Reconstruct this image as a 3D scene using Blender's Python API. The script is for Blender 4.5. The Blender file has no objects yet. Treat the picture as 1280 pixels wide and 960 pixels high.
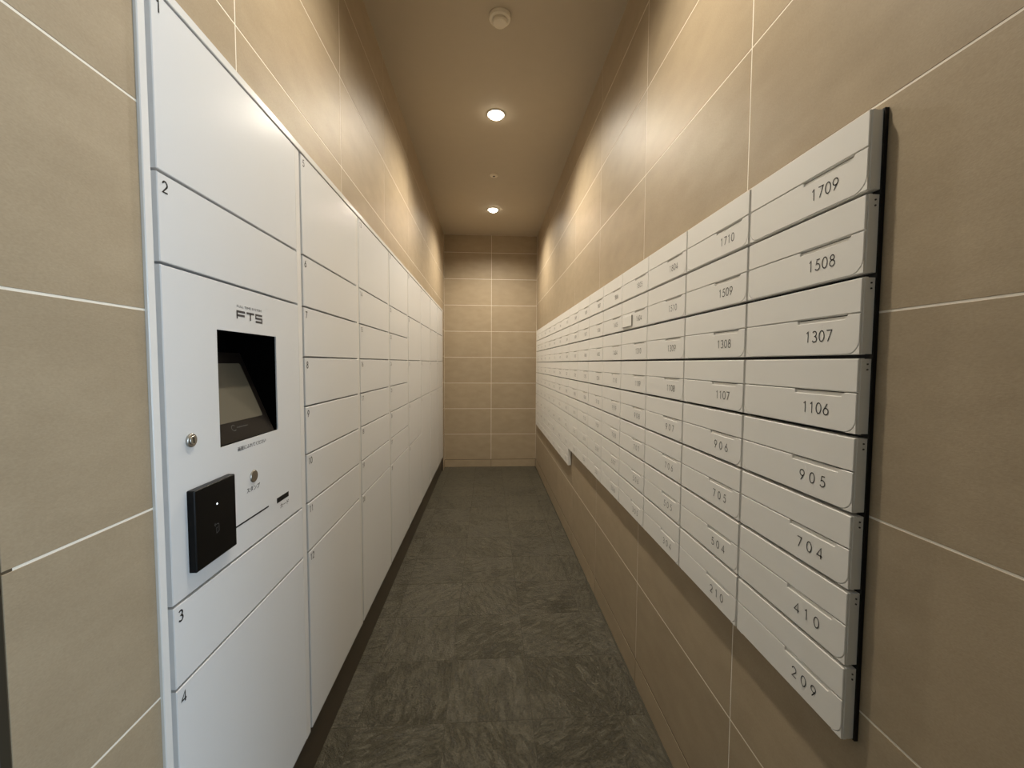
import bpy, bmesh, math, random
from mathutils import Matrix, Vector
random.seed(7)
S = bpy.context.scene
COL = S.collection

# ------------------------------------------------------------------ measures (metres; camera stands at x=0, y=0)
A, B, D, HC = 0.5139, 0.5681, 4.8456, 2.7149      # left wall x=-A, right wall x=B, back wall y=D, ceiling z=HC
CAM_H, F_PX = 1.2344, 512.64
PITCH, YAW, ROLL = 0.0509, 0.0580, 0.0048
LAMP_X = 0.043
RE = 0.30                                         # end of the right wall, lobby beyond it

# ------------------------------------------------------------------ camera
Fv = Vector((math.sin(YAW)*math.cos(PITCH), math.cos(YAW)*math.cos(PITCH), -math.sin(PITCH)))
R0 = Vector((math.cos(YAW), -math.sin(YAW), 0)); U0 = R0.cross(Fv)
Rv = R0*math.cos(ROLL) + U0*math.sin(ROLL); Uv = -R0*math.sin(ROLL) + U0*math.cos(ROLL)
cam = bpy.data.cameras.new('camera'); cam.sensor_width = 36.0; cam.lens = F_PX*36/1280; cam.clip_start = 0.02
co = bpy.data.objects.new('camera', cam); COL.objects.link(co)
co.matrix_world = Matrix(((Rv.x, Uv.x, -Fv.x, 0), (Rv.y, Uv.y, -Fv.y, 0), (Rv.z, Uv.z, -Fv.z, CAM_H), (0, 0, 0, 1)))
S.camera = co

# ------------------------------------------------------------------ world, exposure
w = bpy.data.worlds.new('world'); S.world = w; w.use_nodes = True
w.node_tree.nodes['Background'].inputs[0].default_value = (0.66, 0.83, 1.0, 1)
w.node_tree.nodes['Background'].inputs[1].default_value = 6.2
S.view_settings.view_transform = 'Standard'; S.view_settings.look = 'None'
S.view_settings.gamma = 1.0; S.view_settings.use_curve_mapping = False
S.view_settings.exposure = 0.4
WARM = (1.0, 0.915, 0.775); COOL = (0.90, 0.96, 1.0)
LAMPS = [(LAMP_X, 1.00, 38, WARM), (LAMP_X, 2.525, 47, WARM), (LAMP_X, 4.047, 48, WARM), (-0.35, -0.75, 4, COOL)]  # last entry is an unseen lamp added for cool lobby light
CONE = 2*77.5

# ------------------------------------------------------------------ materials
def mat(name, col, rough=0.5, spec=0.5, metal=0.0, emit=None):
    m = bpy.data.materials.new(name); m.use_nodes = True
    b = m.node_tree.nodes['Principled BSDF']
    b.inputs['Base Color'].default_value = (*col, 1); b.inputs['Roughness'].default_value = rough
    b.inputs['Specular IOR Level'].default_value = spec; b.inputs['Metallic'].default_value = metal
    if emit:
        b.inputs['Emission Color'].default_value = (*emit[0], 1); b.inputs['Emission Strength'].default_value = emit[1]
    return m
def nodes(m): return m.node_tree.nodes, m.node_tree.links, m.node_tree.nodes['Principled BSDF']
def grain(m, scale, amt, bump, bscale=None, dist=0.001, detail=4):
    """object-space noise: small colour variation and fine relief"""
    N, L, b = nodes(m)
    tc = N.new('ShaderNodeTexCoord'); n = N.new('ShaderNodeTexNoise'); n.inputs['Scale'].default_value = scale
    n.inputs['Detail'].default_value = detail; L.new(tc.outputs['Object'], n.inputs['Vector'])
    if amt:
        col = b.inputs['Base Color'].default_value[:]
        mx = N.new('ShaderNodeMix'); mx.data_type = 'RGBA'
        mx.inputs[6].default_value = (*[c*(1-amt) for c in col[:3]], 1); mx.inputs[7].default_value = (*[min(1, c*(1+amt)) for c in col[:3]], 1)
        L.new(n.outputs['Fac'], mx.inputs[0]); L.new(mx.outputs[2], b.inputs['Base Color'])
    if bump:
        n2 = N.new('ShaderNodeTexNoise'); n2.inputs['Scale'].default_value = bscale or scale; n2.inputs['Detail'].default_value = 3
        L.new(tc.outputs['Object'], n2.inputs['Vector'])
        bp = N.new('ShaderNodeBump'); bp.inputs['Strength'].default_value = bump; bp.inputs['Distance'].default_value = dist
        L.new(n2.outputs['Fac'], bp.inputs['Height']); L.new(bp.outputs['Normal'], b.inputs['Normal'])
    return m
def tile_mat():
    m = mat('beige_porcelain', (0.40, 0.32, 0.22), 0.5, 0.4)
    N, L, b = nodes(m)
    tc = N.new('ShaderNodeTexCoord'); oi = N.new('ShaderNodeObjectInfo')
    add = N.new('ShaderNodeVectorMath'); add.operation = 'ADD'
    sc = N.new('ShaderNodeVectorMath'); sc.operation = 'SCALE'; sc.inputs[0].default_value = (13, 7, 5)
    L.new(oi.outputs['Random'], sc.inputs['Scale']); L.new(tc.outputs['Object'], add.inputs[0]); L.new(sc.outputs[0], add.inputs[1])
    mp = N.new('ShaderNodeMapping'); mp.inputs['Scale'].default_value = (1, 1, 2.2); L.new(add.outputs[0], mp.inputs['Vector'])
    n1 = N.new('ShaderNodeTexNoise'); n1.inputs['Scale'].default_value = 9; n1.inputs['Detail'].default_value = 5; L.new(mp.outputs[0], n1.inputs['Vector'])
    n2 = N.new('ShaderNodeTexNoise'); n2.inputs['Scale'].default_value = 260; n2.inputs['Detail'].default_value = 3; L.new(mp.outputs[0], n2.inputs['Vector'])
    ma = N.new('ShaderNodeMath'); ma.operation = 'MULTIPLY_ADD'; ma.inputs[1].default_value = 0.5
    L.new(n1.outputs['Fac'], ma.inputs[0]); 
    m3 = N.new('ShaderNodeMath'); m3.operation = 'MULTIPLY'; m3.inputs[1].default_value = 0.5; L.new(n2.outputs['Fac'], m3.inputs[0]); L.new(m3.outputs[0], ma.inputs[2])
    r = N.new('ShaderNodeValToRGB')
    r.color_ramp.elements[0].position = 0.3; r.color_ramp.elements[0].color = (0.35, 0.273, 0.179, 1)
    r.color_ramp.elements[1].position = 0.72; r.color_ramp.elements[1].color = (0.44, 0.352, 0.238, 1)
    L.new(ma.outputs[0], r.inputs['Fac'])
    hs = N.new('ShaderNodeHueSaturation'); mr = N.new('ShaderNodeMapRange'); mr.inputs['To Min'].default_value = 0.955; mr.inputs['To Max'].default_value = 1.045
    L.new(oi.outputs['Random'], mr.inputs['Value']); L.new(mr.outputs[0], hs.inputs['Value']); L.new(r.outputs[0], hs.inputs['Color']); L.new(hs.outputs[0], b.inputs['Base Color'])
    bp = N.new('ShaderNodeBump'); bp.inputs['Strength'].default_value = 0.22; bp.inputs['Distance'].default_value = 0.0006
    L.new(n2.outputs['Fac'], bp.inputs['Height']); L.new(bp.outputs[0], b.inputs['Normal'])
    return m
def slate_mat():
    m = mat('slate_tile', (0.1, 0.09, 0.065), 0.5, 0.45)
    N, L, b = nodes(m)
    tc = N.new('ShaderNodeTexCoord'); oi = N.new('ShaderNodeObjectInfo')
    ang = N.new('ShaderNodeMath'); ang.operation = 'MULTIPLY'; ang.inputs[1].default_value = 9.0; L.new(oi.outputs['Random'], ang.inputs[0])
    rot = N.new('ShaderNodeVectorRotate'); rot.rotation_type = 'Z_AXIS'; L.new(tc.outputs['Object'], rot.inputs['Vector']); L.new(ang.outputs[0], rot.inputs['Angle'])
    off = N.new('ShaderNodeVectorMath'); off.operation = 'SCALE'; off.inputs[0].default_value = (31, 17, 9); L.new(oi.outputs['Random'], off.inputs['Scale'])
    ad = N.new('ShaderNodeVectorMath'); ad.operation = 'ADD'; L.new(rot.outputs[0], ad.inputs[0]); L.new(off.outputs[0], ad.inputs[1])
    mp = N.new('ShaderNodeMapping'); mp.inputs['Scale'].default_value = (1, 2.6, 1); L.new(ad.outputs[0], mp.inputs['Vector'])
    n1 = N.new('ShaderNodeTexNoise'); n1.inputs['Scale'].default_value = 20; n1.inputs['Detail'].default_value = 9; n1.inputs['Roughness'].default_value = 0.7; n1.inputs['Distortion'].default_value = 0.7
    L.new(mp.outputs[0], n1.inputs['Vector'])
    n2 = N.new('ShaderNodeTexNoise'); n2.inputs['Scale'].default_value = 130; n2.inputs['Detail'].default_value = 4; L.new(ad.outputs[0], n2.inputs['Vector'])
    n3 = N.new('ShaderNodeTexNoise'); n3.inputs['Scale'].default_value = 5; n3.inputs['Detail'].default_value = 3; L.new(ad.outputs[0], n3.inputs['Vector'])
    # thin pale ridges where the streaked noise crosses its middle, over a fairly even dark ground
    r1 = N.new('ShaderNodeMath'); r1.operation = 'SUBTRACT'; r1.inputs[1].default_value = 0.5; L.new(n1.outputs['Fac'], r1.inputs[0])
    r2 = N.new('ShaderNodeMath'); r2.operation = 'ABSOLUTE'; L.new(r1.outputs[0], r2.inputs[0])
    r3 = N.new('ShaderNodeMapRange'); r3.inputs['From Min'].default_value = 0.0; r3.inputs['From Max'].default_value = 0.05; r3.inputs['To Min'].default_value = 1.0; r3.inputs['To Max'].default_value = 0.0; L.new(r2.outputs[0], r3.inputs['Value'])
    pt = N.new('ShaderNodeMapRange'); pt.inputs['From Min'].default_value = 0.42; pt.inputs['From Max'].default_value = 0.72; L.new(n3.outputs['Fac'], pt.inputs['Value'])
    rr_ = N.new('ShaderNodeMath'); rr_.operation = 'MULTIPLY'; L.new(r3.outputs[0], rr_.inputs[0]); L.new(pt.outputs[0], rr_.inputs[1])
    m1 = N.new('ShaderNodeMath'); m1.operation = 'MULTIPLY_ADD'; m1.inputs[1].default_value = 0.55; L.new(n2.outputs['Fac'], m1.inputs[0]); L.new(n1.outputs['Fac'], m1.inputs[2])
    ma = N.new('ShaderNodeMath'); ma.operation = 'MULTIPLY_ADD'; ma.inputs[1].default_value = 0.42; L.new(rr_.outputs[0], ma.inputs[0]); L.new(m1.outputs[0], ma.inputs[2])
    r = N.new('ShaderNodeValToRGB'); e = r.color_ramp.elements
    e[0].position = 0.5; e[0].color = (0.034, 0.030, 0.020, 1); e[1].position = 1.0; e[1].color = (0.130, 0.117, 0.080, 1)
    L.new(ma.outputs[0], r.inputs['Fac'])
    hs = N.new('ShaderNodeHueSaturation'); mr = N.new('ShaderNodeMapRange'); mr.inputs['To Min'].default_value = 0.94; mr.inputs['To Max'].default_value = 1.06
    L.new(oi.outputs['Random'], mr.inputs['Value']); L.new(mr.outputs[0], hs.inputs['Value']); L.new(r.outputs[0], hs.inputs['Color']); L.new(hs.outputs[0], b.inputs['Base Color'])
    bp = N.new('ShaderNodeBump'); bp.inputs['Distance'].default_value = 0.012
    wn = N.new('ShaderNodeTexWhiteNoise'); wn.noise_dimensions = '1D'; L.new(oi.outputs['Random'], wn.inputs['W'])
    bs = N.new('ShaderNodeMapRange'); bs.inputs['To Min'].default_value = 0.62; bs.inputs['To Max'].default_value = 0.92; L.new(wn.outputs['Value'], bs.inputs['Value']); L.new(bs.outputs[0], bp.inputs['Strength'])
    L.new(ma.outputs[0], bp.inputs['Height']); L.new(bp.outputs[0], b.inputs['Normal'])
    mr2 = N.new('ShaderNodeMapRange'); mr2.inputs['To Min'].default_value = 0.38; mr2.inputs['To Max'].default_value = 0.62
    L.new(n3.outputs['Fac'], mr2.inputs['Value']); L.new(mr2.outputs[0], b.inputs['Roughness'])
    return m
M = dict(
    tile=tile_mat(), slate=slate_mat(),
    grout=grain(mat('cream_grout', (0.90, 0.84, 0.73), 0.8, 0.2), 90, 0.05, 0.2),
    floor_grout=mat('dark_grout', (0.075, 0.068, 0.05), 0.8, 0.2),
    joint=mat('dark_joint', (0.10, 0.075, 0.045), 0.8, 0.2),
    ceiling=grain(mat('beige_ceiling_paint', (0.53, 0.455, 0.345), 0.75, 0.25), 14, 0.03, 0.15, 220, 0.0005),
    locker=grain(mat('white_locker_enamel', (0.735, 0.737, 0.737), 0.24, 0.1), 6, 0.012, 0.03, 150, 0.0004),
    trim=mat('white_trim', (0.80, 0.79, 0.77), 0.22, 0.5),
    locker_grey=mat('locker_carcass_grey', (0.30, 0.30, 0.31), 0.4),
    plinth=grain(mat('dark_brown_plinth', (0.062, 0.046, 0.030), 0.35, 0.4), 40, 0.08, 0.05),
    mail=grain(mat('white_mailbox_coating', (0.83, 0.81, 0.765), 0.42, 0.4), 12, 0.012, 0.06, 500, 0.0003),
    slot_shade=mat('dark_slot_shade', (0.08, 0.074, 0.064), 0.6, 0.3),  # dark colour for the shade in the flap gap; screw dots share it
    notch=mat('finger_recess_grey', (0.22, 0.205, 0.18), 0.5, 0.3),
    black=mat('black_backing', (0.006, 0.006, 0.006), 0.5, 0.3),
    ink=mat('black_ink', (0.018, 0.017, 0.016), 0.5, 0.3),
    greyink=mat('dark_grey_ink', (0.07, 0.065, 0.065), 0.5, 0.3),
    reader=mat('black_reader_plastic', (0.004, 0.004, 0.004), 0.3, 0.15),
    recess=mat('black_recess', (0.0015, 0.0015, 0.0015), 0.9, 0.05),
    bezel=mat('dark_bezel', (0.009, 0.007, 0.006), 0.4, 0.2),
    screen=mat('grey_touch_screen', (0.115, 0.105, 0.078), 0.35, 0.35),
    steel=mat('brushed_steel', (0.42, 0.40, 0.36), 0.35, 0.5, 1.0),
    jamb=mat('blue_grey_metal', (0.20, 0.21, 0.24), 0.35, 0.5, 0.3),
    detector=mat('cream_detector_plastic', (0.78, 0.70, 0.56), 0.45),
    ring=mat('white_lamp_ring', (0.75, 0.72, 0.65), 0.4),
    warm_lens=mat('warm_lamp_lens', (1, 0.95, 0.85), 0.4, 0.3, 0, ((1.0, 0.90, 0.74), 14)),
    added_cool_lens=mat('added_cool_lamp_lens', (0.95, 0.98, 1), 0.4, 0.3, 0, ((0.88, 0.94, 1.0), 14)),  # lens of the added lobby lamp
    led=mat('white_led', (0.9, 0.95, 1), 0.4, 0.3, 0, ((0.85, 0.95, 1.0), 1.5)),
    mark=mat('pale_grey_mark', (0.10, 0.10, 0.10), 0.5),
    plaster=mat('lobby_plaster', (0.28, 0.23, 0.165), 0.7, 0.2),
)

# ------------------------------------------------------------------ mesh helpers.  local (u right, v up, n towards the viewer)
def to_left(u, v, n): return (n, u, v)       # a face on the left wall, read along +y
def to_right(u, v, n): return (-n, -u, v)    # a face on the right wall, read along -y
def to_back(u, v, n): return (u, -n, v)
def to_floor(u, v, n): return (u, v, n)
def finish(bm, name):
    bmesh.ops.recalc_face_normals(bm, faces=bm.faces)
    me = bpy.data.meshes.new(name); bm.to_mesh(me); bm.free(); return me
def inset(pts, d):
    n = len(pts); area = sum(pts[i][0]*pts[(i+1) % n][1] - pts[(i+1) % n][0]*pts[i][1] for i in range(n)); s = 1 if area > 0 else -1
    out = []
    for i in range(n):
        p, q, r = Vector(pts[i-1]), Vector(pts[i]), Vector(pts[(i+1) % n])
        a, b = (q-p).normalized(), (r-q).normalized()
        na, nb = Vector((-a.y, a.x))*s, Vector((-b.y, b.x))*s
        k = 1 + na.dot(nb); o = (na+nb)/max(k, 0.4); out.append((q.x+o.x*d, q.y+o.y*d))
    return out
def plate(bm, pts, n0, n1, ch, mp):
    """solid plate with the outline pts from depth n0 to n1 (front), chamfered front edge"""
    rings = [(pts, n0), (pts, n1-ch), (inset(pts, ch), n1)] if ch else [(pts, n0), (pts, n1)]
    vs = [[bm.verts.new(mp(u, v, n)) for u, v in p] for p, n in rings]
    bm.faces.new(vs[0]); bm.faces.new(vs[-1])
    for a, b in zip(vs[:-1], vs[1:]):
        for i in range(len(pts)):
            j = (i+1) % len(pts); bm.faces.new((a[i], a[j], b[j], b[i]))
def rect(u0, v0, u1, v1): return [(u0, v0), (u1, v0), (u1, v1), (u0, v1)]
def box(bm, x0, y0, z0, x1, y1, z1):
    plate(bm, rect(x0, y0, x1, y1), z0, z1, 0, to_floor)
def circle(cu, cv, r, n=28, ru=None): return [(cu+(ru or r)*math.cos(2*math.pi*i/n), cv+r*math.sin(2*math.pi*i/n)) for i in range(n)]
def lathe(bm, prof, n=36):
    """prof: (radius, z) list about the local z axis"""
    rings = [[bm.verts.new((r*math.cos(2*math.pi*i/n), r*math.sin(2*math.pi*i/n), z)) for i in range(n)] for r, z in prof]
    for a, b in zip(rings[:-1], rings[1:]):
        for i in range(n):
            j = (i+1) % n; bm.faces.new((a[i], a[j], b[j], b[i]))
    bm.faces.new(rings[0]); bm.faces.new(rings[-1])
def add(name, me, m, parent=None, loc=(0, 0, 0), **props):
    if not me.materials: me.materials.append(m)
    o = bpy.data.objects.new(name, me); COL.objects.link(o); o.parent = parent; o.location = loc
    for k, v in props.items(): o[k] = v
    return o
def mesh(fn, name):
    bm = bmesh.new(); fn(bm); return finish(bm, name)
def empty(name, loc, label, cat, group=None):
    o = bpy.data.objects.new(name, None); COL.objects.link(o); o.location = loc; o.empty_display_size = 0.05
    o['label'] = label; o['category'] = cat
    if group: o['group'] = group
    return o
# digits drawn as thin geometric strokes
def arc(cx, cy, rx, ry, a0, a1, n=14): return [(cx+rx*math.cos(math.radians(a0+(a1-a0)*i/n)), cy+ry*math.sin(math.radians(a0+(a1-a0)*i/n))) for i in range(n+1)]
GLY = {
    '0': [arc(.3, .5, .27, .47, 90, 450, 22)],
    '1': [[(.14, .80), (.33, .97), (.33, .0)]],
    '2': [arc(.3, .69, .25, .28, 165, -30, 12) + [(.05, .04), (.58, .04)]],
    '3': [arc(.28, .74, .22, .23, 150, -90, 12) + arc(.28, .26, .26, .25, 90, -150, 12)[1:]],
    '4': [[(.46, .0), (.46, .95), (.02, .25), (.62, .25)]],
    '5': [[(.54, .95), (.22, .95), (.13, .54)] + arc(.28, .31, .27, .29, 118, -150, 12)],
    '6': [[(.45, .98), (.10, .44)], arc(.31, .29, .26, .28, 0, 360, 18)],
    '7': [[(.05, .95), (.57, .95), (.2, .0)]],
    '8': [arc(.3, .75, .2, .21, 0, 360, 16), arc(.3, .27, .25, .26, 0, 360, 16)],
    '9': [[(.15, .0), (.50, .54)], arc(.29, .69, .26, .28, 0, 360, 18)],
}
def stroke(bm, pts, wd, n, mp):
    closed = len(pts) > 3 and math.hypot(pts[0][0]-pts[-1][0], pts[0][1]-pts[-1][1]) < 1e-6
    P = [Vector(p) for p in pts]; k = len(P); L_, R_ = [], []
    for i in range(k):
        a = P[i]-P[i-1] if i > 0 else (P[-1]-P[-2] if closed else P[1]-P[0])
        b = P[i+1]-P[i] if i < k-1 else (P[1]-P[0] if closed else P[-1]-P[-2])
        a, b = a.normalized(), b.normalized(); t = a+b
        t = t.normalized() if t.length > 1e-4 else a
        nn = Vector((-t.y, t.x)); s = min(1.8, 1/max(0.3, nn.dot(Vector((-a.y, a.x)))))*wd/2
        L_.append(bm.verts.new(mp(*(P[i]+nn*s), n))); R_.append(bm.verts.new(mp(*(P[i]-nn*s), n)))
    for i in range(k-1): bm.faces.new((R_[i], R_[i+1], L_[i+1], L_[i]))
def number_mesh(txt, h, starts, wd, n, mp):
    """digits of height h whose left edges are at starts"""
    def f(bm):
        for ch, s in zip(txt, starts):
            for st in GLY[ch]: stroke(bm, [(s+u*h, v*h) for u, v in st], wd, n, mp)
    bm = bmesh.new(); f(bm); me = bpy.data.meshes.new('number_'+txt); bm.to_mesh(me); bm.free(); return me
def text_mesh(body, width, height, mp, n, bold=0.0):
    c = bpy.data.curves.new('lettering', 'FONT'); c.body = body; c.resolution_u = 2; c.offset = bold
    o = bpy.data.objects.new('lettering', c); COL.objects.link(o); bpy.context.view_layer.update()
    me = bpy.data.meshes.new_from_object(o); bpy.data.objects.remove(o); bpy.data.curves.remove(c)
    xs = [v.co.x for v in me.vertices]; ys = [v.co.y for v in me.vertices]
    for v in me.vertices:
        v.co = mp((v.co.x-min(xs))/(max(xs)-min(xs))*width, (v.co.y-min(ys))/(max(ys)-min(ys))*height, n)
    return me

# ------------------------------------------------------------------ the room shell
def struct(name, fn, m): return add(name, mesh(fn, name), m, None, kind='structure')
GR = 0.0005                                                   # joint depth
floor = struct('floor', lambda bm: (box(bm, -2.2, -2.4, -0.1, B+0.15, D+0.15, -GR), box(bm, B+0.15, -2.4, -0.1, 2.75, RE, -GR)), M['floor_grout'])
ceiling = struct('ceiling', lambda bm: (box(bm, -2.2, -2.4, HC, B+0.15, D+0.15, HC+0.1), box(bm, B+0.15, -2.4, HC, 2.75, RE, HC+0.1)), M['ceiling'])
wall_right = struct('wall_right', lambda bm: box(bm, B+GR, RE, -0.1, B+0.15, D+0.15, HC+0.05), M['grout'])
wall_back = struct('wall_back', lambda bm: box(bm, -A-0.6, D+GR, -0.1, B+0.15, D+0.15, HC+0.05), M['grout'])
LY0, LY1, LZ = 0.6505, 4.688, 1.8215                            # opening of the lockers in the left wall
WY = 0.452                                                    # end of the left wall
def wl(bm):
    box(bm, -A-0.6, WY+0.012, -0.1, -A-GR, LY0, LZ); box(bm, -A-0.6, LY1, -0.1, -A-GR, D+0.15, LZ)
    box(bm, -A-0.6, WY+0.012, LZ, -A-GR, D+0.15, HC+0.05)
wall_left = struct('wall_left', wl, M['grout'])
struct('wall_lobby_return', lambda bm: box(bm, -2.2, WY+0.06, -0.1, -A-0.10, WY+0.2, HC+0.05), M['plaster'])
struct('wall_lobby_left', lambda bm: box(bm, -2.3, -2.4, -0.1, -2.2, WY+0.2, HC+0.05), M['plaster'])
struct('wall_lobby_front', lambda bm: box(bm, -2.2, -2.5, -0.1, 2.75, -2.4, HC+0.05), M['plaster'])
struct('wall_lobby_corner', lambda bm: box(bm, B+0.15, RE, -0.1, 2.75, RE+0.15, HC+0.05), M['plaster'])
WIN = (-2.0, 0.05, -0.30, 2.30)                               # unseen opening added in the lobby's right wall for cool daylight (y0, z0, y1, z1)
def wr(bm):
    box(bm, 2.6, -2.4, -0.1, 2.75, WIN[0], HC+0.05); box(bm, 2.6, WIN[2], -0.1, 2.75, RE, HC+0.05)
    box(bm, 2.6, WIN[0], -0.1, 2.75, WIN[2], WIN[1]); box(bm, 2.6, WIN[0], WIN[3], 2.75, WIN[2], HC+0.05)
struct('wall_lobby_right', wr, M['plaster'])
def wf(bm):
    for y in (WIN[0], (WIN[0]+WIN[2])/2-0.02, WIN[2]-0.04): box(bm, 2.65, y, WIN[1], 2.70, y+0.04, WIN[3])
    for z in (WIN[1], WIN[3]-0.04): box(bm, 2.65, WIN[0], z, 2.70, WIN[2], z+0.04)
struct('added_window_1', wf, M['jamb'])  # frame of the added window that brings cool light to the near lockers
pl = bpy.data.lights.new('added_window_portal', 'AREA'); pl.shape = 'RECTANGLE'; pl.size = WIN[3]-WIN[1]; pl.size_y = WIN[2]-WIN[0]; pl.cycles.is_portal = True
po = bpy.data.objects.new('added_window_portal', pl); COL.objects.link(po); po.location = (2.74, (WIN[0]+WIN[2])/2, (WIN[1]+WIN[3])/2); po.rotation_euler = (0, math.radians(90), 0)
struct('trim_5', lambda bm: box(bm, B+0.0002, RE-0.006, 0, B+0.15, RE+0.0001, HC), M['tile'])
struct('trim_4', lambda bm: box(bm, -A-0.016, WY+0.0008, 0, -A-GR-0.0002, WY+0.0125, HC), M['joint'])
struct('trim_2', lambda bm: box(bm, -A-0.10, WY-0.03, 0, -A-0.012, WY+0.06, HC), M['jamb'])
TH, TW, G = 0.303, 0.603, 0.0033
_cache = {}
def tile(parent, mp, u0, v0, u1, v1, base, m, th=0.005, ch=0.0004, g=G, pts=None):
    """one tile as a child of its wall; alike tiles share their mesh"""
    cu, cv = (u0+u1)/2, (v0+v1)/2; hw, hh = (u1-u0-g)/2, (v1-v0-g)/2
    if pts: me = mesh(lambda bm: plate(bm, pts, -th, 0, ch, mp), 'tile'); cu = cv = 0
    else:
        k = (mp.__name__, round(hw, 4), round(hh, 4), m.name)
        if k not in _cache: _cache[k] = mesh(lambda bm: plate(bm, rect(-hw, -hh, hw, hh), -th, 0, ch, mp), 'tile')
        me = _cache[k]
    p = Vector(mp(cu, cv, 0)) + Vector(base)
    return add('tile', me, m, parent, p)
def grid(u_org, du, ua, ub, eps=0.012):
    k0 = math.floor((ua-u_org)/du+1e-6); out = [ua]; x = u_org+du*(k0+1)
    while x < ub-eps:
        if x > ua+eps: out.append(x)
        x += du
    return list(zip(out, out[1:]+[ub]))
def tiles(parent, mp, ug, vg, base, m, skip=None, **kw):
    for u0, u1 in ug:
        for v0, v1 in vg:
            if skip and skip(u0, v0, u1, v1): continue
            tile(parent, mp, u0, v0, u1, v1, base, m, **kw)
ZR, ZB, ZL = 1.311, 0.3912, 1.3115
YR, YL, XB = 0.8912, 0.8994, 0.0357
# right wall (u = -y); tiles wholly behind the mailboxes are left out
MB_Y0, MB_P, MB_Z1, MB_H = 0.570, 0.271, 1.6015, 0.1183
def hid(u0, v0, u1, v1): return -u1 > MB_Y0 and -u0 < MB_Y0+15*MB_P and v0 > MB_Z1-8*MB_H and v1 < MB_Z1
zb_r, zb_b = ZR-4*TH, ZB-TH
tiles(wall_right, to_right, grid(-YR, TW, -D, -RE), grid(ZR, TH, zb_r, HC), (B, 0, 0), M['tile'], hid)
tiles(wall_back, to_back, grid(XB, TW, -A, B), grid(ZB, TH, zb_b, HC), (0, D, 0), M['tile'])
# left wall (u = y) around the lockers, one L-shaped tile at the corner
lz = ZL-4*TH
for v0, v1 in grid(ZL, TH, lz, HC):
    if v1 < LZ: tile(wall_left, to_left, WY, v0, LY0+G/2, v1, (-A, 0, 0), M['tile']); tile(wall_left, to_left, LY1, v0, D, v1, (-A, 0, 0), M['tile'])
    elif v0 < LZ:
        h = G/2
        tile(wall_left, to_left, 0, 0, 1, 1, (-A, 0, 0), M['tile'], pts=[(WY+h, v0+h), (LY0, v0+h), (LY0, LZ), (YL-h, LZ), (YL-h, v1-h), (WY+h, v1-h)])
        for u0, u1 in grid(YL, TW, YL, LY1): tile(wall_left, to_left, u0, LZ-G/2, u1, v1, (-A, 0, 0), M['tile'])
        tile(wall_left, to_left, LY1, v0, D, v1, (-A, 0, 0), M['tile'])
    else:
        for u0, u1 in grid(YL, TW, WY, D): tile(wall_left, to_left, u0, v0, u1, v1, (-A, 0, 0), M['tile'])
# baseboards of the same tile
bb_r = struct('baseboard_right', lambda bm: box(bm, B+0.0004, RE, -GR, B+0.004, D, zb_r+0.0017), M['joint'])
tiles(bb_r, to_right, grid(-YR, TW, -D+0.003, -RE), [(-0.0015, zb_r-0.0015)], (B-0.0003, 0, 0), M['tile'])
bb_b = struct('baseboard_back', lambda bm: box(bm, -A-0.05, D+0.0004, -GR, B, D+0.004, zb_b+0.0017), M['joint'])
tiles(bb_b, to_back, grid(XB, TW, -A, B-0.002), [(-0.0015, zb_b-0.0015)], (0, D-0.0003, 0), M['tile'])
bb_n = struct('baseboard_left', lambda bm: box(bm, -A-0.004, WY+0.012, -GR, -A-0.0004, LY0, lz+0.0017), M['joint'])
tiles(bb_n, to_left, [(WY, LY0), (LY1, D-0.003)], [(-0.0015, lz-0.0015)], (-A+0.0003, 0, 0), M['tile'])
# dark plinth under the lockers
struct('trim_3', lambda bm: (box(bm, -A-0.04, LY0, -GR, -A-0.014, D, 0.175), box(bm, -A-0.04, LY1-0.02, -GR, -A-0.001, LY1-0.0005, 0.175)), M['plinth'])
# floor: split-face slate tiles, 300 mm grid
tiles(floor, to_floor, grid(-0.145, 0.3, -A-0.016, B-0.008, 0.03), grid(1.355, 0.3, -1.345, D-0.008, 0.03), (0, 0, 0), M['slate'], th=0.006, ch=0.0008, g=0.0014)
for nm, x0, y0, x1, y1 in (('slab', -2.2, -2.4, -A-0.02, WY), ('slab', -A-0.02, -2.4, B, -1.345), ('slab', B, -2.4, 2.6, RE)):
    add(nm, mesh(lambda bm: box(bm, x0, y0, -0.006, x1, y1, 0), 'slab'), M['slate'], floor)

# ------------------------------------------------------------------ parcel lockers in the left wall
XD = -A+0.003                                                 # door front plane
SC = (A-0.003)/(A-0.008)                                      # read off 8 mm in front of the wall, built 3 mm in front of it
def sz(z): return CAM_H+(z-CAM_H)*SC
P_L, Y_L, W_L = 0.4945*SC, 0.672*SC, 0.4595*SC
ZS = [sz(z) for z in (1.7965, 1.5255, 1.3850, 1.2460, 1.1085, 0.9735, 0.8350, 0.6955, 0.1735)]
ZTOP, ZBOT = ZS[0]+0.0025, ZS[-1]-0.0015
LAY = [[0, 1, 2, 6, 7, 8]] + [list(range(9))]*3 + [[0, 1, 3, 5, 7, 8]] + [[0, 1, 3, 5, 8]]*3
LLAB = ['white parcel locker column with a touch-screen control panel and large doors 1 to 4',
        'white parcel locker column with eight doors, right next to the control panel column',
        'white eight-door parcel locker column, second one after the control panel column',
        'white eight-door parcel locker column, third after the control panel, next to the five-door column',
        'white parcel locker column with five doors, right after the three eight-door columns',
        'white four-door parcel locker column with tall lower door, next to the five-door column',
        'white four-door parcel locker column with tall lower door, between two others like it',
        'white four-door parcel locker column at the end, beside the back wall tiles']
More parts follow.
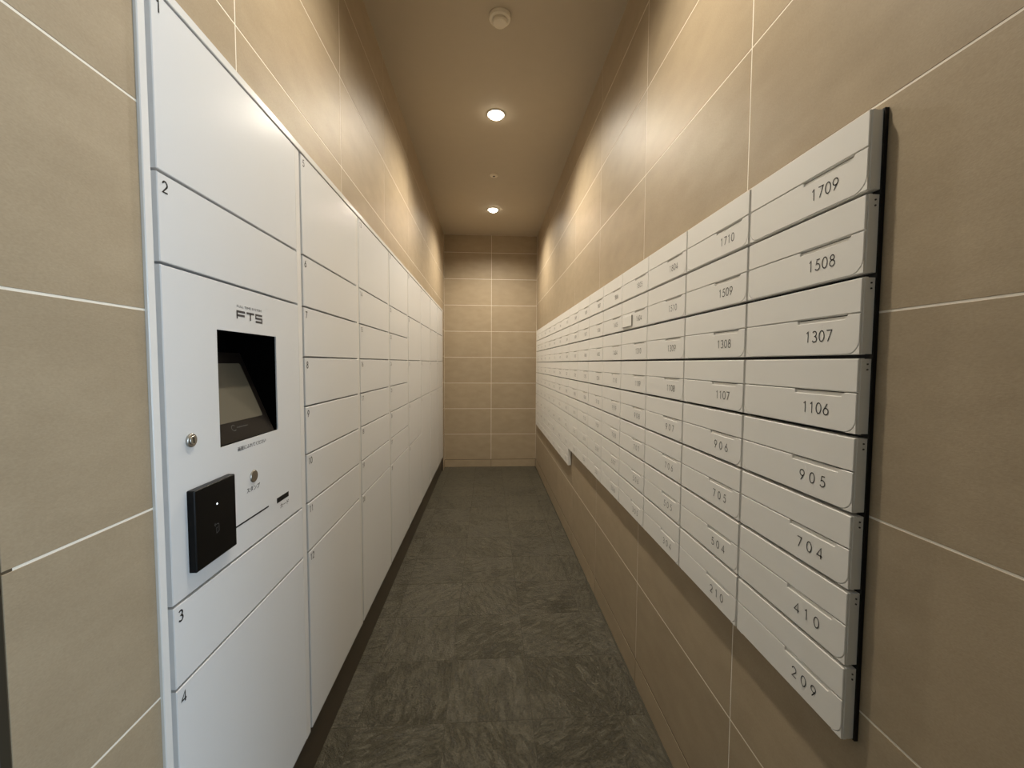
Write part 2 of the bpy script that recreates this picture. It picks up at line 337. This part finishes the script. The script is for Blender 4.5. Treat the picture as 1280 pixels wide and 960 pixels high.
trim = struct('trim_1', lambda bm: (plate(bm, [(LY0, 0.0), (0.6655, 0.0), (0.6655, ZTOP), (LY1, ZTOP), (LY1, LZ), (LY0, LZ)], -0.02, 0.005, 0.0012, lambda u, v, n: (-A+n, u, v))), M['trim'])
def dmesh(w, h): return mesh(lambda bm: plate(bm, rect(0, 0, w, h), -0.018, 0, 0.0012, to_left), 'door')
GAP = 0.0045
def body_fn(bm, i, y0):
    ya, yb = y0-0.006, y0+W_L+0.028
    if i: box(bm, -A-0.30, ya, ZBOT, -A-0.016, yb, ZTOP)
    else:                                                     # hollow behind the screen opening
        box(bm, -A-0.30, ya, ZBOT, -A-0.016, yb, 1.05); box(bm, -A-0.30, ya, 1.32, -A-0.016, yb, ZTOP); box(bm, -A-0.30, ya, 1.05, -A-0.16, yb, 1.32)
num = 0
for i, lay in enumerate(LAY):
    y0 = Y_L+P_L*i
    t = empty('parcel_locker', (-A-0.30, y0+W_L/2, ZBOT), LLAB[i], 'parcel locker', 'parcel lockers in the left wall')
    off = Vector(t.location)
    def part(name, me, m, par=None, at=(0, 0, 0), **kw):
        return add(name, me, m, t if par is None else par, Vector(at)-(off if par is None else Vector((0, 0, 0))), **kw)
    part('body', mesh(lambda bm: body_fn(bm, i, y0), 'body'), M['locker_grey'])
    part('frame_post', mesh(lambda bm: plate(bm, rect(y0+W_L+0.003, ZBOT+0.001, y0+W_L+0.027, ZTOP-0.001), -0.016, 0.0015, 0.001, lambda u, v, n: (-A+n, u, v)), 'frame_post'), M['trim'])
    for a_, b_ in zip(lay[:-1], lay[1:]):
        zt, zb = ZS[a_], ZS[b_]+GAP
        if i == 0 and a_ == 2:                                # the control panel
            hu0, hv0, hu1, hv1 = 0.800*SC, sz(1.0715), 1.0135*SC, sz(1.2945)
            def pan(bm):
                o, h = rect(y0, zb, y0+W_L, zt), rect(hu0, hv0, hu1, hv1)
                oi = inset(o, 0.0012)
                vb = [bm.verts.new((XD-0.018, u, v)) for u, v in o]; vc = [bm.verts.new((XD-0.0012, u, v)) for u, v in o]
                vf = [bm.verts.new((XD, u, v)) for u, v in oi]; vh = [bm.verts.new((XD, u, v)) for u, v in h]; vd = [bm.verts.new((XD-0.003, u, v)) for u, v in h]
                for k in range(4):
                    j = (k+1) % 4
                    for q in ((vb[k], vb[j], vc[j], vc[k]), (vc[k], vc[j], vf[j], vf[k]), (vf[k], vf[j], vh[j], vh[k]), (vh[k], vh[j], vd[j], vd[k])): bm.faces.new(q)
            bmp = bmesh.new(); pan(bmp); bmesh.ops.recalc_face_normals(bmp, faces=bmp.faces)
            # make sure the front looks into the room
            if max(bmp.faces, key=lambda f_: f_.calc_center_median().x).normal.x < 0: bmesh.ops.reverse_faces(bmp, faces=bmp.faces)
            me = bpy.data.meshes.new('control_panel'); bmp.to_mesh(me); bmp.free()
            cp = part('control_panel', me, M['locker'], label='white control panel with touch screen, card reader and slots')
            def hole(bm):
                x0, x1 = XD-0.003, XD-0.12
                r0 = [bm.verts.new((x0, u, v)) for u, v in rect(hu0, hv0, hu1, hv1)]; r1 = [bm.verts.new((x1, u, v)) for u, v in rect(hu0-0.004, hv0-0.004, hu1+0.004, hv1+0.004)]
                for k in range(4): bm.faces.new((r0[k], r0[(k+1) % 4], r1[(k+1) % 4], r1[k]))
                bm.faces.new(r1)
            part('screen_recess', mesh(hole, 'screen_recess'), M['recess'], at=(0, 0, 0), label='deep black recess around the touch screen')
            # tilted display: local u along y, v up the tilted glass
            sl = math.atan2(0.075, 0.184); cs, sn = math.cos(sl), math.sin(sl)
            def scr(u, v, n): return (XD-0.004-v*sn+n*cs, u, hv0+0.0015+v*cs+n*sn)
            ds = part('touch_screen', mesh(lambda bm: plate(bm, rect(hu0+0.001, 0, 1.0035*SC, 0.199), -0.004, 0, 0.0008, scr), 'touch_screen'), M['bezel'], label='tilted touch screen with dark brown bezel')
            def rr(u0, v0, u1, v1, r):
                return [(u1-r+r*math.cos(a), v1-r+r*math.sin(a)) for a in [math.pi/2*k/5 for k in range(6)]] + [(u0+r-r*math.sin(a), v1-r+r*math.cos(a)) for a in [math.pi/2*k/5 for k in range(6)]] + [(u0+r-r*math.cos(a), v0+r-r*math.sin(a)) for a in [math.pi/2*k/5 for k in range(6)]] + [(u1-r+r*math.sin(a), v0+r-r*math.cos(a)) for a in [math.pi/2*k/5 for k in range(6)]]
            add('display_glass', mesh(lambda bm: plate(bm, rr(0.826*SC, 0.041, 0.984*SC, 0.172, 0.005), -0.001, 0.0006, 0.0003, scr), 'display_glass'), M['screen'], ds)
            def logo(bm):
                stroke(bm, [(0.874+u, 0.028+v) for u, v in arc(0, 0, .007, .006, 40, 320, 10)], 0.0012, 0.0006, scr)
                stroke(bm, [(0.884+0.0035*k, 0.0265+0.002*(k % 2)) for k in range(12)], 0.0011, 0.0006, scr)
            bml = bmesh.new(); logo(bml); mel = bpy.data.meshes.new('bezel_mark'); bml.to_mesh(mel); bml.free()
            add('bezel_mark', mel, M['mark'], ds)
            at = lambda y, z: (XD, y*SC, sz(z))
            # lettering
            def ink(name, me, y, z, m='ink'): return add(name, me, M[m], cp, Vector(at(y, z)))
            def fts(bm):
                Hh, wd, W1 = 0.0150, 0.0044, 0.0275
                for st in ([(0, 0), (0, Hh), (W1, Hh)], [(0, Hh*0.48), (W1*0.95, Hh*0.48)], [(0.033, Hh), (0.0335+W1, Hh)], [(0.033+W1/2, 0), (0.033+W1/2, Hh)],
                           [(0.0675+W1*.93, Hh), (0.0675, Hh), (0.0675, Hh*.5), (0.0675+W1*.86, Hh*.5), (0.0675+W1*.86, 0), (0.0665, 0)]):
                    stroke(bm, [(u, v) for u, v in st], wd, 0.0004, to_left)
            bmf = bmesh.new(); fts(bmf); mef = bpy.data.meshes.new('logo'); bmf.to_mesh(mef); bmf.free()
            # frames of the control panel coordinates: everything below is a child of the panel
            cp.location = Vector((0, 0, 0))-off
            def sub(name, me, m, loc, **kw): return add(name, me, M[m], cp, loc, **kw)
            sub('logo', mef, 'greyink', at(0.8635, 1.3215))
            sub('lettering', text_mesh('FULL TIME SYSTEM', 0.090, 0.0050, to_left, 0.0004), 'greyink', at(0.8630, 1.3445))
            sub('lettering', text_mesh('画面にふれてください', 0.105, 0.0088, to_left, 0.0004, 0.012), 'greyink', at(0.853, 1.0525))
            sub('lettering', text_mesh('スタンプ', 0.050, 0.0110, to_left, 0.0004, 0.012), 'ink', at(0.879, 0.9575))
            sub('lettering', text_mesh('カード', 0.042, 0.0105, to_left, 0.0004, 0.012), 'ink', at(1.0145, 0.8775))
            kn = sub('stamp_button', mesh(lambda bm: plate(bm, circle(0, 0, 0.0135, 32), -0.003, 0.0025, 0.0012, to_left), 'stamp_button'), 'steel', at(0.906, 0.988))
            lk = sub('key_lock', mesh(lambda bm: (plate(bm, circle(0, 0, 0.0118, 28), -0.003, 0.004, 0.001, to_left), plate(bm, circle(0, 0, 0.0078, 24), 0.003, 0.0058, 0.0006, to_left)), 'key_lock'), 'steel', at(0.7228, 1.1005))
            add('keyhole', mesh(lambda bm: plate(bm, rect(-0.0011, -0.005, 0.0011, 0.005), 0.005, 0.0061, 0, to_left), 'keyhole'), M['black'], t, Vector(at(0.7228, 1.1005))-off)
            sub('card_slot', mesh(lambda bm: plate(bm, rect(-0.029, -0.0062, 0.029, 0.0062), -0.003, 0.0006, 0.0003, to_left), 'card_slot'), 'black', at(1.0285, 0.9010))
            sub('receipt_slot', mesh(lambda bm: plate(bm, rect(-0.0665, -0.0017, 0.0665, 0.0017), -0.003, 0.0006, 0.0003, to_left), 'receipt_slot'), 'black', at(0.8965, 0.9015))
            def rd(bm):
                plate(bm, rr(-0.0565, -0.0715, 0.0565, 0.0715, 0.002), 0, 0.0125, 0.0015, to_left)
            r_ = part('card_reader', mesh(rd, 'card_reader'), M['reader'], at=at(0.7655, 0.9455), label='square black contactless card reader')
            add('indicator_light', mesh(lambda bm: plate(bm, circle(0, 0, 0.0016, 12), 0.012, 0.0129, 0, to_left), 'indicator_light'), M['led'], r_, (0, 0.0005, 0.0305))
            def sym(bm):
                stroke(bm, [(-.004, .0045), (-.0065, .0075), (-.004, .0105)], 0.0011, 0.0129, to_left); stroke(bm, [(-.0065, .0075), (.004, .0075), (.0055, .005), (.0055, -.007), (-.0015, -.009), (-.0015, .001), (.0025, .001)], 0.0011, 0.0129, to_left)
            bms = bmesh.new(); sym(bms); mes = bpy.data.meshes.new('touch_symbol'); bms.to_mesh(mes); bms.free()
            add('touch_symbol', mes, M['mark'], r_, (0, -0.002, -0.014))
            continue
        num += 1
        d = part('door', dmesh(W_L, zt-zb), M['locker'], at=(XD, y0, zb))
        s = str(num); hgt = 0.0185
        add('number', number_mesh(s, hgt, [0.0095+0.0135*k for k in range(len(s))], 0.0027, 0.0004, to_left), M['ink'], d, (0, 0, zt-zb-0.0285))
        # next numbers follow the column

# ------------------------------------------------------------------ mailboxes on the right wall
BW, BH = MB_P-0.0045, MB_H-0.0056                              # one box front
T = 0.0250                                                    # how far a front stands off the wall
FL = 0.0515                                                   # height of the flap
def door_outline():
    w, h, r = BW-0.003, BH-FL-0.0015, 0.021
    n1, n0 = w-0.0215, w-0.1225
    pts = [(r*(1-math.cos(a))+0.0, r*(1-math.sin(a))) for a in [math.pi/2*k/6 for k in range(7)]]
    pts += [(w-r*(1-math.sin(a)), r*(1-math.cos(a))) for a in [math.pi/2*k/6 for k in range(7)]]
    pts += [(w, h), (n1, h), (n1-0.005, h-0.0062), (n0+0.001, h-0.0062), (n0, h), (0, h)]
    return pts, w, h
DP, DW, DH = door_outline()
def housing(bm):
    fr = T-0.0034
    plate(bm, rect(-BW/2, 0.0008, BW/2, BH-0.0008), 0.004, T-0.0085, 0, to_right)
    plate(bm, rect(-BW/2, 0, BW/2, DH-0.0002), T-0.0085, fr, 0.0006, to_right)
    plate(bm, rect(-BW/2, DH+0.0016, BW/2, BH), T-0.0085, fr, 0.0006, to_right)
    r, g = 0.021, 0.0008                                      # flush corner infills beside the door's round lower corners
    for s_ in (-1, 1):
        pts = [(-0.0010, -0.0004)] + [(r+(r+g)*math.cos(math.radians(a)), r+(r+g)*math.sin(math.radians(a))) for a in range(262, 187, -9)]
        plate(bm, [(s_*(u-DW/2), v+0.0008) for u, v in pts], fr-0.001, T-0.0002, 0.0003, to_right)
    for s_ in (-1, 1): plate(bm, rect(s_*BW/2-(0.003 if s_ > 0 else 0), DH-0.001, s_*BW/2+(0.003 if s_ < 0 else 0), DH+0.0025), T-0.0085, fr, 0.0006, to_right)
me_house = mesh(housing, 'housing')
me_flap = mesh(lambda bm: plate(bm, rect(-BW/2+0.0012, BH-FL+0.0012, BW/2-0.0012, BH-0.0008), T-0.006, T, 0.0009, to_right), 'flap')
me_door = mesh(lambda bm: plate(bm, [(u-DW/2, v) for u, v in DP], -0.006, 0, 0.0008, to_right), 'door')
me_slot = mesh(lambda bm: plate(bm, rect(-BW/2+0.002, DH-0.001, BW/2-0.002, DH+0.0025), T-0.009, T-0.0082, 0, to_right), 'slot_shade')  # dark strip standing in for the shade between flap and door
me_screw = mesh(lambda bm: plate(bm, circle(0, 0, 0.0012, 10), 0, 0.0012, 0, lambda u, v, n: (u, -n, v)), 'screw')
ROWS = [[209, 210] + list(range(304, 311)) + list(range(404, 410))]
seq = [f*100+k for f in range(2, 21) for k in range(4, 11)]
s0 = seq.index(209)
NUMS = {7: seq[s0:s0+15]}
for r in range(6, -1, -1): s0 += 15; NUMS[r] = seq[s0:s0+15]
NUMS[8] = [0]*8 + list(range(202, 209))
ORD = ['top', 'second', 'third', 'fourth', 'fifth', 'sixth', 'seventh', 'eighth', 'ninth']
CORD = ['', 'first', 'second', 'third', 'fourth', 'fifth', 'sixth', 'seventh', 'eighth', 'ninth', 'tenth', 'eleventh', 'twelfth', 'thirteenth', 'fourteenth']
for c in range(15):
    for r in range(9 if c >= 8 else 8):
        n = str(NUMS[r][c])
        if c < 3: lab = 'white mailbox marked %s, %s from top in the %s column from the free end' % (n, CORD[r+1], CORD[c+1])
        elif (c, r) == (3, 1): lab = 'white wall mailbox with a small name plate stuck on its lower door'
        elif r == 8 and c == 8: lab = 'white wall mailbox in the short lowest row, at its free end'
        else: lab = 'white wall mailbox, %s row from top, %s column past the one with 1709' % (ORD[r] if r else 'first', CORD[c])
        yc, z0 = MB_Y0+MB_P*(c+0.5), MB_Z1-MB_H*(r+1)+0.0028
        t = empty('mailbox', (B, yc, z0), lab, 'mailbox', 'white mailboxes on the right wall')
        add('housing', me_house, M['mail'], t); add('flap', me_flap, M['mail'], t)
        d = add('door', me_door, M['mail'], t, (-T, 0, 0.0008))
        add('slot_shade', me_slot, M['slot_shade'], t)
        h = 0.0185; span = 0.0545; k = len(n); dw = 0.6*h
        ctr = DW/2-0.0755
        st = [ctr-span/2+(span-dw)*q/(k-1) for q in range(k)]
        add('number', number_mesh(n, h, st, 0.0017, 0.0004, to_right), M['ink'], d, (0, 0, 0.0215))
        if c == 0 and r > 0:
            for q in (0.0085, 0.0165): add('screw', me_screw, M['slot_shade'], t, (-0.012, -BW/2, BH-q))
        if (c, r) == (3, 1):
            np_ = add('name_plate', mesh(lambda bm: plate(bm, rect(-0.118, 0.010, -0.012, 0.050), 0, 0.004, 0.0008, to_right), 'name_plate'), M['mail'], d)
            add('plate_edge', mesh(lambda bm: (plate(bm, rect(-0.118, 0.0085, -0.0105, 0.0100), 0, 0.0045, 0, to_right), plate(bm, rect(-0.012, 0.010, -0.0105, 0.050), 0, 0.0045, 0, to_right)), 'plate_edge'), M['notch'], d)
bk = add('mailbox_backing', mesh(lambda bm: plate(bm, [(-(MB_Y0+15*MB_P)+0.004, MB_Z1-9*MB_H+0.006), (-(MB_Y0+8*MB_P)-0.006, MB_Z1-9*MB_H+0.006), (-(MB_Y0+8*MB_P)-0.006, MB_Z1-8*MB_H+0.006), (-MB_Y0+0.0005, MB_Z1-8*MB_H+0.0015), (-MB_Y0+0.0005, MB_Z1-0.0015), (-(MB_Y0+15*MB_P)+0.004, MB_Z1-0.0015)], 0.0004, 0.006, 0, to_right), 'mailbox_backing'), M['black'], None, (B, 0, 0),
         label='thin black backing panel between the mailboxes and the right wall', category='panel')

# ------------------------------------------------------------------ ceiling fittings
def downlight(x, y, e, colr, lab):
    t = empty('downlight', (x, y, HC), lab, 'light', 'recessed ceiling downlights')
    add('lamp_ring', mesh(lambda bm: lathe(bm, [(0.056, 0.002), (0.056, -0.003), (0.053, -0.005), (0.047, -0.005), (0.045, -0.0015), (0.045, 0.002)]), 'lamp_ring'), M['ring'], t)
    add('lens', mesh(lambda bm: lathe(bm, [(0.046, 0.001), (0.045, -0.004), (0.040, -0.012), (0.030, -0.019), (0.016, -0.023), (0.006, -0.024)]), 'lens'), M['warm_lens' if colr is WARM else 'added_cool_lens'], t)
    l = bpy.data.lights.new('downlight_beam', 'SPOT'); l.energy = e; l.color = colr; l.spot_size = math.radians(CONE); l.spot_blend = 0.74; l.shadow_soft_size = 0.035
    o = bpy.data.objects.new('downlight_beam', l); COL.objects.link(o); o.parent = t; o.location = (0, 0, -0.042)
for (x, y, e, c), lab in zip(LAMPS, ('round ceiling downlight above the control panel, before the smoke detector', 'round lit downlight between the smoke detector and the small ceiling sensor', 'round lit downlight between the small ceiling sensor and the back wall', 'added unseen cool white downlight in the lobby ceiling')):
    downlight(x, y, e, c, lab)
sd = empty('smoke_detector', (0.047, 1.832, HC), 'round cream smoke detector on the brown ceiling', 'detector')
add('base_ring', mesh(lambda bm: lathe(bm, [(0.047, 0.002), (0.048, -0.006), (0.044, -0.014), (0.036, -0.016)]), 'base_ring'), M['detector'], sd)
add('sensor_dome', mesh(lambda bm: lathe(bm, [(0.031, -0.014), (0.032, -0.026), (0.028, -0.031), (0.012, -0.033)]), 'sensor_dome'), M['detector'], sd)
ss = empty('ceiling_sensor', (0.0424, 3.319, HC), 'small round cream sensor with a dark centre on the ceiling', 'sensor')
add('cover_ring', mesh(lambda bm: lathe(bm, [(0.033, 0.002), (0.033, -0.004), (0.029, -0.008), (0.016, -0.010)]), 'cover_ring'), M['detector'], ss)
add('sensor_eye', mesh(lambda bm: lathe(bm, [(0.010, -0.008), (0.010, -0.0112), (0.005, -0.013)]), 'sensor_eye'), M['plinth'], ss)
